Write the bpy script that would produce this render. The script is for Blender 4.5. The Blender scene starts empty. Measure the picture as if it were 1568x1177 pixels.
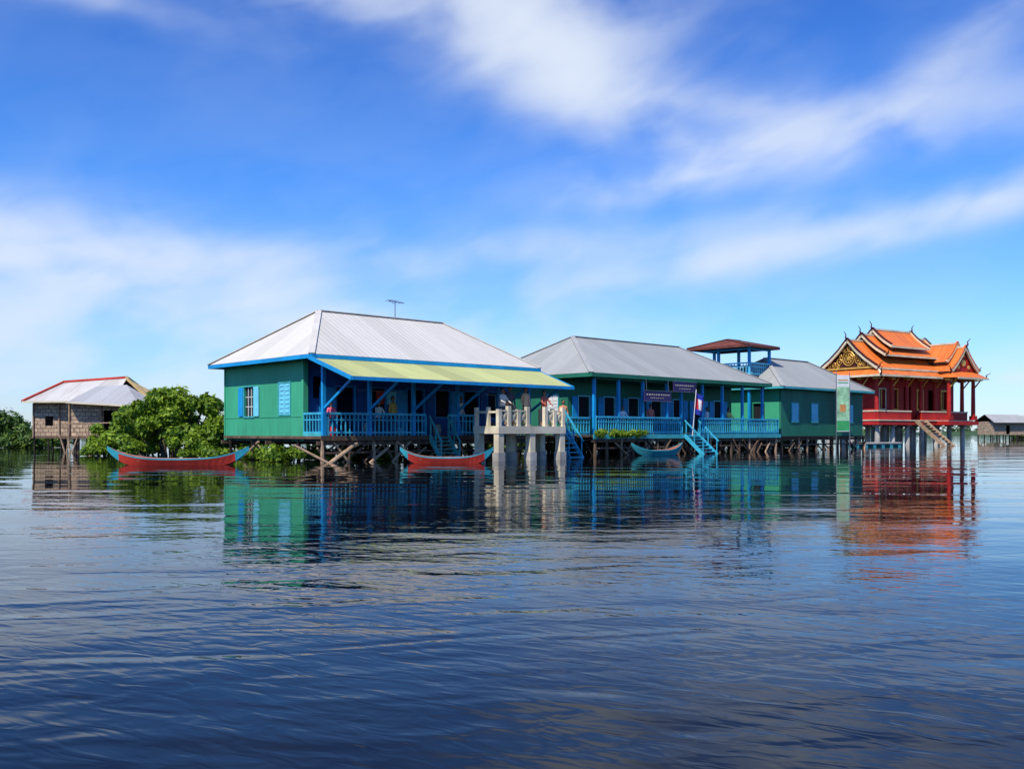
import bpy, math, random
import numpy as np
from mathutils import Vector, Matrix
random.seed(7); rng=np.random.default_rng(7)
scene=bpy.context.scene
scene.view_settings.view_transform='Standard'
scene.view_settings.look='None'
scene.view_settings.exposure=0
COL=scene.collection

# ---------------------------------------------------------------- helpers
def empty(name,loc=(0,0,0),rz=0,scale=1.0):
    o=bpy.data.objects.new(name,None); COL.objects.link(o)
    o.location=loc; o.rotation_euler=(0,0,rz); o.scale=(scale,)*3
    o.empty_display_size=.2
    return o

class MB:
    def __init__(s): s.v=[];s.f=[];s.mi=[];s.mats=[]
    def _m(s,m):
        if m not in s.mats: s.mats.append(m)
        return s.mats.index(m)
    def add(s,vs,fs,mat):
        n=len(s.v); s.v+= [tuple(p) for p in vs]; k=s._m(mat)
        for f in fs: s.f.append([i+n for i in f]); s.mi.append(k)
    def poly(s,pts,mat): s.add(pts,[list(range(len(pts)))],mat)
    def slab(s,pts,t,mat,mat2=None):
        n=len(pts); lo=[(p[0],p[1],p[2]-t) for p in pts]
        s.add(pts,[list(range(n))],mat)
        s.add(list(pts)+lo,[[n+i for i in range(n)][::-1]]+[[i,n+i,n+(i+1)%n,(i+1)%n] for i in range(n)],mat2 or mat)
    def box(s,x0,x1,y0,y1,z0,z1,mat):
        vs=[(x,y,z) for z in (z0,z1) for y in (y0,y1) for x in (x0,x1)]
        s.add(vs,[[0,2,3,1],[4,5,7,6],[0,1,5,4],[1,3,7,5],[3,2,6,7],[2,0,4,6]],mat)
    def beam(s,p,q,w,h,mat):
        p=Vector(p);q=Vector(q);d=(q-p).normalized()
        up=Vector((0,0,1)) if abs(d.z)<.95 else Vector((0,1,0))
        r=d.cross(up).normalized(); u=r.cross(d).normalized()
        vs=[c+r*(w/2*a)+u*(h/2*b) for c in (p,q) for a,b in((-1,-1),(1,-1),(1,1),(-1,1))]
        s.add(vs,[[0,1,2,3],[7,6,5,4],[0,4,5,1],[1,5,6,2],[2,6,7,3],[3,7,4,0]],mat)
    def cyl(s,p,q,r0,r1,mat,n=8):
        p=Vector(p);q=Vector(q);d=(q-p).normalized()
        up=Vector((0,0,1)) if abs(d.z)<.95 else Vector((0,1,0))
        r=d.cross(up).normalized(); u=r.cross(d).normalized()
        vs=[]
        for c,rad in((p,r0),(q,r1)):
            for i in range(n):
                a=2*math.pi*i/n; vs.append(c+r*math.cos(a)*rad+u*math.sin(a)*rad)
        s.add(vs,[[i,(i+1)%n,n+(i+1)%n,n+i] for i in range(n)]+[list(range(n))[::-1],[n+i for i in range(n)]],mat)
    def tube(s,pts,rads,mat,n=6):
        for i in range(len(pts)-1): s.cyl(pts[i],pts[i+1],rads[i],rads[i+1],mat,n)
    def wall(s,axis,p0,p1,c,th,z0,z1,ops,mat):
        xs=sorted(set([p0,p1]+[o[0] for o in ops]+[o[1] for o in ops]))
        for i in range(len(xs)-1):
            xa,xb=xs[i],xs[i+1]; m=(xa+xb)/2
            cuts=[(o[2],o[3]) for o in ops if o[0]<m<o[1]]
            z=z0
            for (a,b) in sorted(cuts)+[(z1,z1)]:
                if a>z+1e-4:
                    if axis=='a': s.box(xa,xb,c,c+th,z,a,mat)
                    else: s.box(c,c+th,xa,xb,z,a,mat)
                z=max(z,b)
    def finish(s,name,parent=None,smooth=False,loc=None,rz=None):
        me=bpy.data.meshes.new(name); me.from_pydata(s.v,[],s.f)
        for m in s.mats: me.materials.append(m)
        me.polygons.foreach_set('material_index',s.mi)
        if smooth: me.polygons.foreach_set('use_smooth',[True]*len(s.f))
        me.update()
        o=bpy.data.objects.new(name,me); COL.objects.link(o)
        if parent: o.parent=parent
        if loc: o.location=loc
        if rz is not None: o.rotation_euler=(0,0,rz)
        return o

# ---------------------------------------------------------------- materials
def newmat(name):
    m=bpy.data.materials.new(name); m.use_nodes=True
    nt=m.node_tree; b=nt.nodes['Principled BSDF']; return m,nt,b
def N(nt,t,**k):
    n=nt.nodes.new(t)
    for a,v in k.items(): setattr(n,a,v)
    return n
def mat(name,col,rough=.7,var=.18,scale=2.0,stretch=(1,1,1),bump=.0,stain=.25,metal=0,spec=.3,grime=False):
    m,nt,b=newmat(name); L=nt.links.new
    tc=N(nt,'ShaderNodeTexCoord'); mp=N(nt,'ShaderNodeMapping'); mp.inputs['Scale'].default_value=stretch
    L(tc.outputs['Object'],mp.inputs[0])
    n1=N(nt,'ShaderNodeTexNoise'); n1.inputs['Scale'].default_value=scale; n1.inputs['Detail'].default_value=4
    L(mp.outputs[0],n1.inputs['Vector'])
    n2=N(nt,'ShaderNodeTexNoise'); n2.inputs['Scale'].default_value=scale*.22; n2.inputs['Detail'].default_value=3
    L(mp.outputs[0],n2.inputs['Vector'])
    r1=N(nt,'ShaderNodeMapRange'); r1.inputs[1].default_value=.3; r1.inputs[2].default_value=.7; r1.inputs[3].default_value=1-var; r1.inputs[4].default_value=1+var
    L(n1.outputs['Fac'],r1.inputs[0])
    r2=N(nt,'ShaderNodeMapRange'); r2.inputs[1].default_value=.35; r2.inputs[2].default_value=.65; r2.inputs[3].default_value=1-stain; r2.inputs[4].default_value=1+stain*.4
    L(n2.outputs['Fac'],r2.inputs[0])
    mu=N(nt,'ShaderNodeMath',operation='MULTIPLY'); L(r1.outputs[0],mu.inputs[0]); L(r2.outputs[0],mu.inputs[1])
    fac=mu.outputs[0]
    if grime:   # weathering streaks that run down the boards and get stronger at the foot of the wall
        mp2=N(nt,'ShaderNodeMapping'); mp2.inputs['Scale'].default_value=(4,4,.4); L(tc.outputs['Object'],mp2.inputs[0])
        n3=N(nt,'ShaderNodeTexNoise'); n3.inputs['Scale'].default_value=1.3; n3.inputs['Detail'].default_value=4; L(mp2.outputs[0],n3.inputs['Vector'])
        sz=N(nt,'ShaderNodeSeparateXYZ'); L(tc.outputs['Object'],sz.inputs[0])
        zr=N(nt,'ShaderNodeMapRange'); zr.inputs[1].default_value=.8; zr.inputs[2].default_value=2.0; zr.inputs[3].default_value=.58; zr.inputs[4].default_value=.40; L(sz.outputs[2],zr.inputs[0])
        lt=N(nt,'ShaderNodeMath',operation='SUBTRACT'); L(zr.outputs[0],lt.inputs[0]); L(n3.outputs['Fac'],lt.inputs[1])
        g=N(nt,'ShaderNodeMapRange'); g.inputs[1].default_value=-.02; g.inputs[2].default_value=.2; g.inputs[3].default_value=1; g.inputs[4].default_value=.78; L(lt.outputs[0],g.inputs[0])
        m3=N(nt,'ShaderNodeMath',operation='MULTIPLY'); L(fac,m3.inputs[0]); L(g.outputs[0],m3.inputs[1]); fac=m3.outputs[0]
    vm=N(nt,'ShaderNodeVectorMath',operation='SCALE'); vm.inputs[0].default_value=col[:3]; L(fac,vm.inputs['Scale'])
    L(vm.outputs[0],b.inputs['Base Color'])
    b.inputs['Roughness'].default_value=rough; b.inputs['Metallic'].default_value=metal
    b.inputs['Specular IOR Level'].default_value=spec
    if bump:
        bp=N(nt,'ShaderNodeBump'); bp.inputs['Distance'].default_value=bump; bp.inputs['Strength'].default_value=.6
        L(n1.outputs['Fac'],bp.inputs['Height']); L(bp.outputs[0],b.inputs['Normal'])
    return m
def mat_sheet(name,col,axis,width=.85,var=.12,rough=.45,rust=(.25,.17,.1),rustamt=.15,ridge=.02,pitch=.28,spec=.4,seamv=.93):
    m,nt,b=newmat(name); L=nt.links.new
    tc=N(nt,'ShaderNodeTexCoord'); sx=N(nt,'ShaderNodeSeparateXYZ'); L(tc.outputs['Object'],sx.inputs[0])
    o=sx.outputs[axis]
    d=N(nt,'ShaderNodeMath',operation='DIVIDE'); L(o,d.inputs[0]); d.inputs[1].default_value=width
    fl=N(nt,'ShaderNodeMath',operation='FLOOR'); L(d.outputs[0],fl.inputs[0])
    wn=N(nt,'ShaderNodeTexWhiteNoise',noise_dimensions='1D'); L(fl.outputs[0],wn.inputs['W'])
    r=N(nt,'ShaderNodeMapRange'); r.inputs[3].default_value=1-var; r.inputs[4].default_value=1+var*.5; L(wn.outputs['Value'],r.inputs[0])
    fr=N(nt,'ShaderNodeMath',operation='FRACT'); L(d.outputs[0],fr.inputs[0])
    seam=N(nt,'ShaderNodeMapRange'); seam.inputs[1].default_value=0; seam.inputs[2].default_value=.07; seam.inputs[3].default_value=seamv; seam.inputs[4].default_value=1; L(fr.outputs[0],seam.inputs[0])
    m1=N(nt,'ShaderNodeMath',operation='MULTIPLY'); L(r.outputs[0],m1.inputs[0]); L(seam.outputs[0],m1.inputs[1])
    vm=N(nt,'ShaderNodeVectorMath',operation='SCALE'); vm.inputs[0].default_value=col; L(m1.outputs[0],vm.inputs['Scale'])
    mp=N(nt,'ShaderNodeMapping'); sc=[.5,.5,.5]; sc[axis]=3.0; mp.inputs['Scale'].default_value=sc; L(tc.outputs['Object'],mp.inputs[0])
    n=N(nt,'ShaderNodeTexNoise'); n.inputs['Scale'].default_value=1.2; n.inputs['Detail'].default_value=6; n.inputs['Roughness'].default_value=.65; L(mp.outputs[0],n.inputs['Vector'])
    rr=N(nt,'ShaderNodeMapRange'); rr.inputs[1].default_value=.45; rr.inputs[2].default_value=.75; rr.inputs[3].default_value=0; rr.inputs[4].default_value=rustamt*2; L(n.outputs['Fac'],rr.inputs[0])
    mx=N(nt,'ShaderNodeMix',data_type='RGBA'); L(rr.outputs[0],mx.inputs[0]); L(vm.outputs[0],mx.inputs[6]); mx.inputs[7].default_value=(*rust,1)
    L(mx.outputs[2],b.inputs['Base Color'])
    b.inputs['Roughness'].default_value=rough; b.inputs['Specular IOR Level'].default_value=spec
    s1=N(nt,'ShaderNodeMath',operation='MULTIPLY'); L(o,s1.inputs[0]); s1.inputs[1].default_value=2*math.pi/pitch
    s2=N(nt,'ShaderNodeMath',operation='SINE'); L(s1.outputs[0],s2.inputs[0])
    bp=N(nt,'ShaderNodeBump'); bp.inputs['Distance'].default_value=ridge; bp.inputs['Strength'].default_value=.25; L(s2.outputs[0],bp.inputs['Height']); L(bp.outputs[0],b.inputs['Normal'])
    return m
def mat_leaf(name,c1,c2,trans=.35,nscale=.8):
    m,nt,b=newmat(name); L=nt.links.new
    g=N(nt,'ShaderNodeNewGeometry'); 
    n=N(nt,'ShaderNodeTexNoise'); n.inputs['Scale'].default_value=nscale; n.inputs['Detail'].default_value=2; L(g.outputs['Position'],n.inputs['Vector'])
    ad=N(nt,'ShaderNodeMath',operation='ADD'); L(g.outputs['Random Per Island'],ad.inputs[0]); L(n.outputs['Fac'],ad.inputs[1])
    r=N(nt,'ShaderNodeMapRange'); r.inputs[1].default_value=.45; r.inputs[2].default_value=1.45; L(ad.outputs[0],r.inputs[0])
    mx=N(nt,'ShaderNodeMix',data_type='RGBA'); L(r.outputs[0],mx.inputs[0]); mx.inputs[6].default_value=(*c1,1); mx.inputs[7].default_value=(*c2,1)
    L(mx.outputs[2],b.inputs['Base Color']); b.inputs['Roughness'].default_value=.5; b.inputs['Specular IOR Level'].default_value=.3
    t=N(nt,'ShaderNodeBsdfTranslucent'); L(mx.outputs[2],t.inputs[0])
    ms=N(nt,'ShaderNodeMixShader'); ms.inputs[0].default_value=trans; L(b.outputs[0],ms.inputs[1]); L(t.outputs[0],ms.inputs[2])
    L(ms.outputs[0],nt.nodes['Material Output'].inputs[0])
    return m

GREEN=mat('green_painted_boards',(.050,.37,.195),.6,.06,3,(1,1,.3),stain=.12,grime=True)
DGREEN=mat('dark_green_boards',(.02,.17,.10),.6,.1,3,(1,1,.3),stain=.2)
BLUEW=mat('blue_painted_wall',(.012,.10,.34),.6,.12,3,stain=.3)
CYAN=mat('bright_blue_paint',(.008,.30,.64),.5,.12,4,stain=.15)
RAIL=mat('light_blue_railing_paint',(.05,.44,.62),.55,.15,4,stain=.2)
TEAL=mat('teal_paint',(.06,.42,.44),.55,.15,4,stain=.2)
SHUT=mat('pale_blue_shutter_paint',(.18,.62,.76),.5,.08,5,stain=.1)
WHITE=mat('white_paint',(.75,.76,.74),.6,.06,3,stain=.1)
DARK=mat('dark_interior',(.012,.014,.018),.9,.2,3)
WOOD=mat('weathered_timber',(.13,.085,.055),.85,.4,5,(1,1,.3),bump=.01)
WOODL=mat('pale_timber',(.40,.27,.17),.85,.3,5,bump=.01)
WOODD=mat('dark_timber',(.024,.017,.014),.8,.4,5)  # near-black timber for inner stilts, joists, awning purlins and a far hut
CONC=mat('cream_concrete',(.74,.64,.45),.8,.12,3,stain=.3,bump=.01)
CONCG=mat('grey_concrete',(.50,.46,.40),.85,.15,3,stain=.4)
RS=(.40,.37,.33)
TINX=mat_sheet('grey_roof_sheet_x',(.60,.57,.51),0,1.1,var=.08,rough=.65,spec=.15,rustamt=.15,rust=RS)
TINY=mat_sheet('grey_roof_sheet_y',(.60,.57,.51),1,1.1,var=.08,rough=.65,spec=.15,rustamt=.15,rust=RS)
TIN2X=mat_sheet('dull_roof_sheet_x',(.35,.36,.34),0,1.1,var=.09,rustamt=.18,rough=.65,spec=.15,rust=(.24,.23,.21))
TIN2Y=mat_sheet('dull_roof_sheet_y',(.35,.36,.34),1,1.1,var=.09,rustamt=.18,rough=.65,spec=.15,rust=(.24,.23,.21))
AWN=mat_sheet('yellow_green_awning_sheet',(.52,.54,.20),0,width=1.1,var=.22,rustamt=.2,rough=.6,rust=(.28,.32,.2))
BROWNR=mat('brown_red_roof_tile',(.16,.045,.03),.7,.2,4)
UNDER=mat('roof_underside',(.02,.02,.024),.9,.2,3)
# woven thatch: crossing coarse bands of light and dark tan
def thatch():
    m,nt,b=newmat('woven_palm_wall'); L=nt.links.new
    tc=N(nt,'ShaderNodeTexCoord'); s=N(nt,'ShaderNodeSeparateXYZ'); L(tc.outputs['Object'],s.inputs[0])
    ad=N(nt,'ShaderNodeMath',operation='ADD'); L(s.outputs[0],ad.inputs[0]); L(s.outputs[1],ad.inputs[1])
    cv=N(nt,'ShaderNodeCombineXYZ'); L(ad.outputs[0],cv.inputs[0]); L(s.outputs[2],cv.inputs[1])
    ch=N(nt,'ShaderNodeTexBrick'); ch.inputs['Scale'].default_value=1; ch.inputs['Brick Width'].default_value=.34; ch.inputs['Row Height'].default_value=.24; ch.inputs['Mortar Size'].default_value=.02
    ch.inputs['Color1'].default_value=(.52,.38,.25,1); ch.inputs['Color2'].default_value=(.36,.26,.18,1); ch.inputs['Mortar'].default_value=(.16,.11,.08,1)
    L(cv.outputs[0],ch.inputs[0])
    n=N(nt,'ShaderNodeTexNoise'); n.inputs['Scale'].default_value=5; n.inputs['Detail'].default_value=6; n.inputs['Roughness'].default_value=.7; L(tc.outputs['Object'],n.inputs['Vector'])
    r=N(nt,'ShaderNodeMapRange'); r.inputs[1].default_value=.3; r.inputs[2].default_value=.7; r.inputs[3].default_value=.5; r.inputs[4].default_value=1.5; L(n.outputs['Fac'],r.inputs[0])
    vm=N(nt,'ShaderNodeVectorMath',operation='SCALE'); L(ch.outputs[0],vm.inputs[0]); L(r.outputs[0],vm.inputs['Scale']); L(vm.outputs[0],b.inputs['Base Color'])
    b.inputs['Roughness'].default_value=.95; b.inputs['Specular IOR Level'].default_value=.1
    return m
THATCH=thatch()
OR=(.82,.20,.035)
ORANGE=mat_sheet('orange_glazed_tile',OR,0,width=.3,var=.16,rust=(.42,.08,.03),rustamt=.25,ridge=.03,pitch=.3,rough=.45)
ORANGEY=mat_sheet('orange_glazed_tile_y',OR,1,width=.3,var=.16,rust=(.42,.08,.03),rustamt=.25,ridge=.03,pitch=.3,rough=.45)
RED=mat('temple_red_paint',(.48,.022,.016),.55,.1,2,stain=.2)
DRED=mat('temple_dark_red',(.20,.013,.012),.6,.2,2)
GOLD=mat('gold_ornament',(.75,.42,.07),.35,.15,6,metal=.3,spec=.5)
MAROON=mat('pediment_maroon',(.07,.015,.013),.6,.2,4)
CREAM=mat('cream_trim',(.72,.62,.42),.6,.1,4)
METAL=mat('dull_metal',(.25,.25,.26),.4,.1,4,metal=.8)
SIGN=mat('indigo_sign_panel',(.04,.025,.11),.5,.2,6)
GRASSM=mat_leaf('marsh_leaf',(.025,.06,.012),(.10,.17,.03))
LEAF=mat_leaf('shrub_leaf',(.035,.12,.010),(.33,.47,.035),.42,.9)
LEAFD=mat_leaf('dark_shrub_leaf',(.03,.08,.014),(.14,.23,.03),.3)  # darker green leaf for the thickets and the farther hyacinth
FARLEAF=mat_leaf('far_tree_leaf',(.03,.07,.02),(.08,.14,.035),.2,.05)
BARK=mat('bark',(.10,.075,.05),.9,.3,6)

# ---------------------------------------------------------------- camera / light / sky
cam=bpy.data.cameras.new('camera'); co=bpy.data.objects.new('camera',cam); COL.objects.link(co)
co.location=(0,0,1.2); co.rotation_euler=(math.pi/2,0,0)
cam.sensor_width=36; cam.lens=33.29; cam.shift_y=.0466; cam.clip_end=12000
scene.camera=co
el=math.radians(52); az=math.atan2(-.40,-.70)
S=Vector((math.sin(az)*math.cos(el),math.cos(az)*math.cos(el),math.sin(el)))
sl=bpy.data.lights.new('sun','SUN'); sl.energy=5.0; sl.angle=math.radians(.53); sl.color=(1,.94,.83)
so=bpy.data.objects.new('sun',sl); COL.objects.link(so); so.rotation_euler=(-S).to_track_quat('-Z','Y').to_euler(); so.location=(-30,-40,60)

w=bpy.data.worlds.new('World'); scene.world=w; w.use_nodes=True
nt=w.node_tree; L=nt.links.new; bg=nt.nodes['Background']; bg.inputs[1].default_value=.1
sky=N(nt,'ShaderNodeTexSky',sky_type='NISHITA'); sky.sun_disc=False; sky.sun_elevation=el; sky.sun_rotation=az%(2*math.pi)
sky.air_density=1.0; sky.dust_density=.25; sky.ozone_density=2.0
tc=N(nt,'ShaderNodeTexCoord'); sp=N(nt,'ShaderNodeSeparateXYZ'); L(tc.outputs['Generated'],sp.inputs[0])
azn=N(nt,'ShaderNodeMath',operation='ARCTAN2'); L(sp.outputs[0],azn.inputs[0]); L(sp.outputs[1],azn.inputs[1])
eln=N(nt,'ShaderNodeMath',operation='ARCSINE'); L(sp.outputs[2],eln.inputs[0])
er=N(nt,'ShaderNodeValToRGB'); L(eln.outputs[0],er.inputs[0])
cr=er.color_ramp; cr.elements[0].position=0; cr.elements[0].color=(.90/2,1.10/2,1.60/2,1); cr.elements[1].position=.48; cr.elements[1].color=(.28/2,.76/2,1.72/2,1)
e2=cr.elements.new(.10); e2.color=(.70/2,1.18/2,1.80/2,1); e3=cr.elements.new(.26); e3.color=(.40/2,1.02/2,1.95/2,1)
h2=N(nt,'ShaderNodeVectorMath',operation='SCALE'); L(er.outputs[0],h2.inputs[0]); h2.inputs['Scale'].default_value=2.0
hs=N(nt,'ShaderNodeVectorMath',operation='MULTIPLY'); L(sky.outputs[0],hs.inputs[0]); L(h2.outputs[0],hs.inputs[1])
cv=N(nt,'ShaderNodeCombineXYZ'); L(azn.outputs[0],cv.inputs[0]); L(eln.outputs[0],cv.inputs[1])
def pb(px,py,rx,ry,rot,wt): return ((px-784)/1450,(661-py)/1450,rx/1450,ry/1450,math.radians(rot),wt)
blobs=[pb(690,10,220,62,-14,.95),pb(850,130,100,48,-25,.95),pb(640,85,230,45,-15,.25),pb(1085,205,110,34,-10,.75),pb(1230,242,220,34,4,.65),
 pb(1020,288,95,20,8,.8),pb(1350,368,330,20,9,.95),pb(1460,130,240,28,38,.40),pb(100,72,150,15,-6,.42),
 pb(60,410,260,46,-8,.7),pb(280,505,460,85,0,.85),pb(700,395,460,22,4,.35),pb(1540,588,45,7,0,.7),pb(784,610,2400,50,0,.28)]
acc=None
for (x,y,rx,ry,ro,wt) in blobs:
    mp=N(nt,'ShaderNodeMapping',vector_type='TEXTURE'); mp.inputs['Location'].default_value=(x,y,0); mp.inputs['Rotation'].default_value=(0,0,ro); mp.inputs['Scale'].default_value=(rx,ry,1)
    L(cv.outputs[0],mp.inputs[0])
    d=N(nt,'ShaderNodeVectorMath',operation='DOT_PRODUCT'); L(mp.outputs[0],d.inputs[0]); L(mp.outputs[0],d.inputs[1])
    ne=N(nt,'ShaderNodeMath',operation='MULTIPLY'); L(d.outputs['Value'],ne.inputs[0]); ne.inputs[1].default_value=-.6
    ex=N(nt,'ShaderNodeMath',operation='EXPONENT'); L(ne.outputs[0],ex.inputs[0])
    ma=N(nt,'ShaderNodeMath',operation='MULTIPLY_ADD'); L(ex.outputs[0],ma.inputs[0]); ma.inputs[1].default_value=wt
    if acc: L(acc,ma.inputs[2])
    else: ma.inputs[2].default_value=.05
    acc=ma.outputs[0]
def skynoise(rot,scx,scy,scale,dist,det=8,rough=.6,off=0):
    m0=N(nt,'ShaderNodeMapping'); m0.inputs['Rotation'].default_value=(0,0,math.radians(rot)); L(cv.outputs[0],m0.inputs[0])
    mp=N(nt,'ShaderNodeMapping'); mp.inputs['Scale'].default_value=(scx,scy,1); mp.inputs['Location'].default_value=(off,off,0)
    L(m0.outputs[0],mp.inputs[0])
    n=N(nt,'ShaderNodeTexNoise'); n.inputs['Scale'].default_value=scale; n.inputs['Detail'].default_value=det; n.inputs['Roughness'].default_value=rough; n.inputs['Distortion'].default_value=dist
    L(mp.outputs[0],n.inputs['Vector']); return n.outputs['Fac']
na=skynoise(-8,1,1.7,6.0,.4,4,.45,3); nb=skynoise(-16,1,2.6,13,.5,3,.45,9)
ad=N(nt,'ShaderNodeMath',operation='MULTIPLY_ADD'); L(nb,ad.inputs[0]); ad.inputs[1].default_value=.30; L(na,ad.inputs[2])
nr=N(nt,'ShaderNodeMapRange',interpolation_type='SMOOTHSTEP'); nr.inputs[1].default_value=.40; nr.inputs[2].default_value=.95; nr.inputs[3].default_value=.16; nr.inputs[4].default_value=1.6; L(ad.outputs[0],nr.inputs[0])
cm=N(nt,'ShaderNodeMath',operation='MULTIPLY'); L(nr.outputs[0],cm.inputs[0]); L(acc,cm.inputs[1])
c1=N(nt,'ShaderNodeMath',operation='MULTIPLY'); L(cm.outputs[0],c1.inputs[0]); c1.inputs[1].default_value=-1.2
c2=N(nt,'ShaderNodeMath',operation='EXPONENT'); L(c1.outputs[0],c2.inputs[0])
c3=N(nt,'ShaderNodeMath',operation='SUBTRACT'); c3.inputs[0].default_value=1; L(c2.outputs[0],c3.inputs[1])
mx=N(nt,'ShaderNodeMix',data_type='RGBA'); L(c3.outputs[0],mx.inputs[0]); L(hs.outputs[0],mx.inputs[6]); mx.inputs[7].default_value=(7.8,8.6,9.8,1)
L(mx.outputs[2],bg.inputs[0])

# ---------------------------------------------------------------- water
m,nt,b=newmat('lake_water'); L=nt.links.new
b.inputs['Base Color'].default_value=(.004,.005,.007,1); b.inputs['Roughness'].default_value=.01; b.inputs['IOR'].default_value=1.20; b.inputs['Specular IOR Level'].default_value=.5
tc=N(nt,'ShaderNodeTexCoord')
def wn(rot,sx,sy,scale,det,dist,off):
    m0=N(nt,'ShaderNodeMapping'); m0.inputs['Rotation'].default_value=(0,0,math.radians(rot)); m0.inputs['Location'].default_value=(off,off,0); L(tc.outputs['Object'],m0.inputs[0])
    m1=N(nt,'ShaderNodeMapping'); m1.inputs['Scale'].default_value=(sx,sy,1); L(m0.outputs[0],m1.inputs[0])
    n=N(nt,'ShaderNodeTexNoise'); n.inputs['Scale'].default_value=scale; n.inputs['Detail'].default_value=det; n.inputs['Roughness'].default_value=.45; n.inputs['Distortion'].default_value=dist
    L(m1.outputs[0],n.inputs['Vector']); return n.outputs['Fac']
sy=N(nt,'ShaderNodeSeparateXYZ'); L(tc.outputs['Object'],sy.inputs[0])
lee=N(nt,'ShaderNodeMapRange'); lee.inputs[1].default_value=5; lee.inputs[2].default_value=22; lee.inputs[3].default_value=1; lee.inputs[4].default_value=.10; L(sy.outputs[1],lee.inputs[0])
pt=N(nt,'ShaderNodeMapRange'); pt.inputs[1].default_value=.35; pt.inputs[2].default_value=.65; pt.inputs[3].default_value=.35; pt.inputs[4].default_value=1.2; L(wn(0,.5,1,.13,2,.5,5),pt.inputs[0])
am=N(nt,'ShaderNodeMath',operation='MULTIPLY'); L(lee.outputs[0],am.inputs[0]); L(pt.outputs[0],am.inputs[1])
def amp(src,k):
    c=N(nt,'ShaderNodeMath',operation='SUBTRACT'); L(src,c.inputs[0]); c.inputs[1].default_value=.5
    a=N(nt,'ShaderNodeMath',operation='MULTIPLY'); L(c.outputs[0],a.inputs[0]); L(am.outputs[0],a.inputs[1])
    c2=N(nt,'ShaderNodeMath',operation='MULTIPLY'); L(a.outputs[0],c2.inputs[0]); c2.inputs[1].default_value=k; return c2.outputs[0]
h1=N(nt,'ShaderNodeMath',operation='MULTIPLY'); L(wn(8,.32,1,.62,1,.6,0),h1.inputs[0]); h1.inputs[1].default_value=.025
s1=N(nt,'ShaderNodeMath',operation='ADD'); L(h1.outputs[0],s1.inputs[0]); L(amp(wn(-12,.38,1,2.3,1.5,.8,31),.015),s1.inputs[1])
s2=N(nt,'ShaderNodeMath',operation='ADD'); L(s1.outputs[0],s2.inputs[0]); L(amp(wn(30,.42,1,8,2,.6,77),.0062),s2.inputs[1])
b1=N(nt,'ShaderNodeBump'); b1.inputs['Distance'].default_value=1; b1.inputs['Strength'].default_value=1; L(s2.outputs[0],b1.inputs['Height'])
L(b1.outputs[0],b.inputs['Normal'])
W=MB(); W.poly([(-5000,-300,0),(5000,-300,0),(5000,8000,0),(-5000,8000,0)],m); W.finish('lake_water')

# ---------------------------------------------------------------- foliage
def leaves(name,clusters,n,leaf,matl,parent=None,flat=.6,shell=.75):
    cl=np.array(clusters); vol=cl[:,3]**2; k=rng.choice(len(cl),n,p=vol/vol.sum())
    d=rng.normal(size=(n,3)); d/=np.linalg.norm(d,axis=1)[:,None]
    rad=cl[k,3]*(shell+(1.15-shell)*rng.random(n)**1.0)*np.where(rng.random(n)<.12,1.25,1)
    inn=rng.random(n)<.25; rad[inn]*=rng.random(inn.sum())
    Pp=cl[k,:3]+d*rad[:,None]*np.array([1,1,.85])
    t1=rng.normal(size=(n,3)); t1/=np.linalg.norm(t1,axis=1)[:,None]
    nn=d+rng.normal(size=(n,3))*flat+np.array([0,0,.5]); t1=np.cross(nn,t1); t1/=np.linalg.norm(t1,axis=1)[:,None]
    t2=np.cross(nn,t1); t2/=np.linalg.norm(t2,axis=1)[:,None]
    s=(leaf*(.6+.8*rng.random(n)))[:,None]
    V=np.empty((n,4,3)); V[:,0]=Pp-t1*s; V[:,1]=Pp-t2*s*.45; V[:,2]=Pp+t1*s; V[:,3]=Pp+t2*s*.45
    V=V.reshape(-1,3); V[:,2]=np.maximum(V[:,2],.02+.03*rng.random(len(V)))
    me=bpy.data.meshes.new(name); me.vertices.add(4*n); me.vertices.foreach_set('co',V.ravel())
    me.loops.add(4*n); me.loops.foreach_set('vertex_index',np.arange(4*n,dtype=np.int32))
    me.polygons.add(n); me.polygons.foreach_set('loop_start',np.arange(0,4*n,4,dtype=np.int32)); me.polygons.foreach_set('loop_total',np.full(n,4,dtype=np.int32))
    me.materials.append(matl); me.update(calc_edges=True); me.validate()
    o=bpy.data.objects.new(name,me); COL.objects.link(o)
    if parent: o.parent=parent
    return o
def shrub(name,cx,cy,rx,ry,h,nc,n,leaf,matl,r=(.35,.7),zb=.3):
    e=empty(name,(cx,cy,0)); cl=[]
    mb=MB()
    for i in range(nc):
        a=random.random()*2*math.pi; q=math.sqrt(random.random())
        x=math.cos(a)*q*rx; y=math.sin(a)*q*ry
        top=h*math.sqrt(max(.08,1-(q*.93)**2))*(.76+.38*random.random())
        rr=random.uniform(*r); z=random.uniform(zb,max(zb+.1,top-rr)) if random.random()<.55 else top-rr
        cl.append((x,y,max(.15,z),rr))
        if i%2==0:
            b0=(x*.45,y*.45,-.3); mid=(x*.7+random.uniform(-.2,.2),y*.7,z*.5)
            mb.tube([b0,mid,(x,y,z)],[.07,.045,.02],BARK,6)
    leaves('leaf_crown',cl,n,leaf,matl,e)
    mb.finish('trunk_and_limbs',e)
    return e
shrub('mangrove_shrub',-16.9,47.5,3.0,2.2,3.45,64,19000,.14,LEAF,(.18,.55))
shrub('mangrove_shrub',-20.3,49.5,2.0,1.5,2.5,30,7500,.13,LEAF,(.18,.48))
shrub('mangrove_shrub',-14.2,50,2.2,2,3.5,30,8000,.13,LEAF,(.2,.5))
shrub('marsh_bush',-13.4,44.8,2.4,.7,.85,20,4500,.09,LEAF,(.15,.3),.1)
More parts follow.
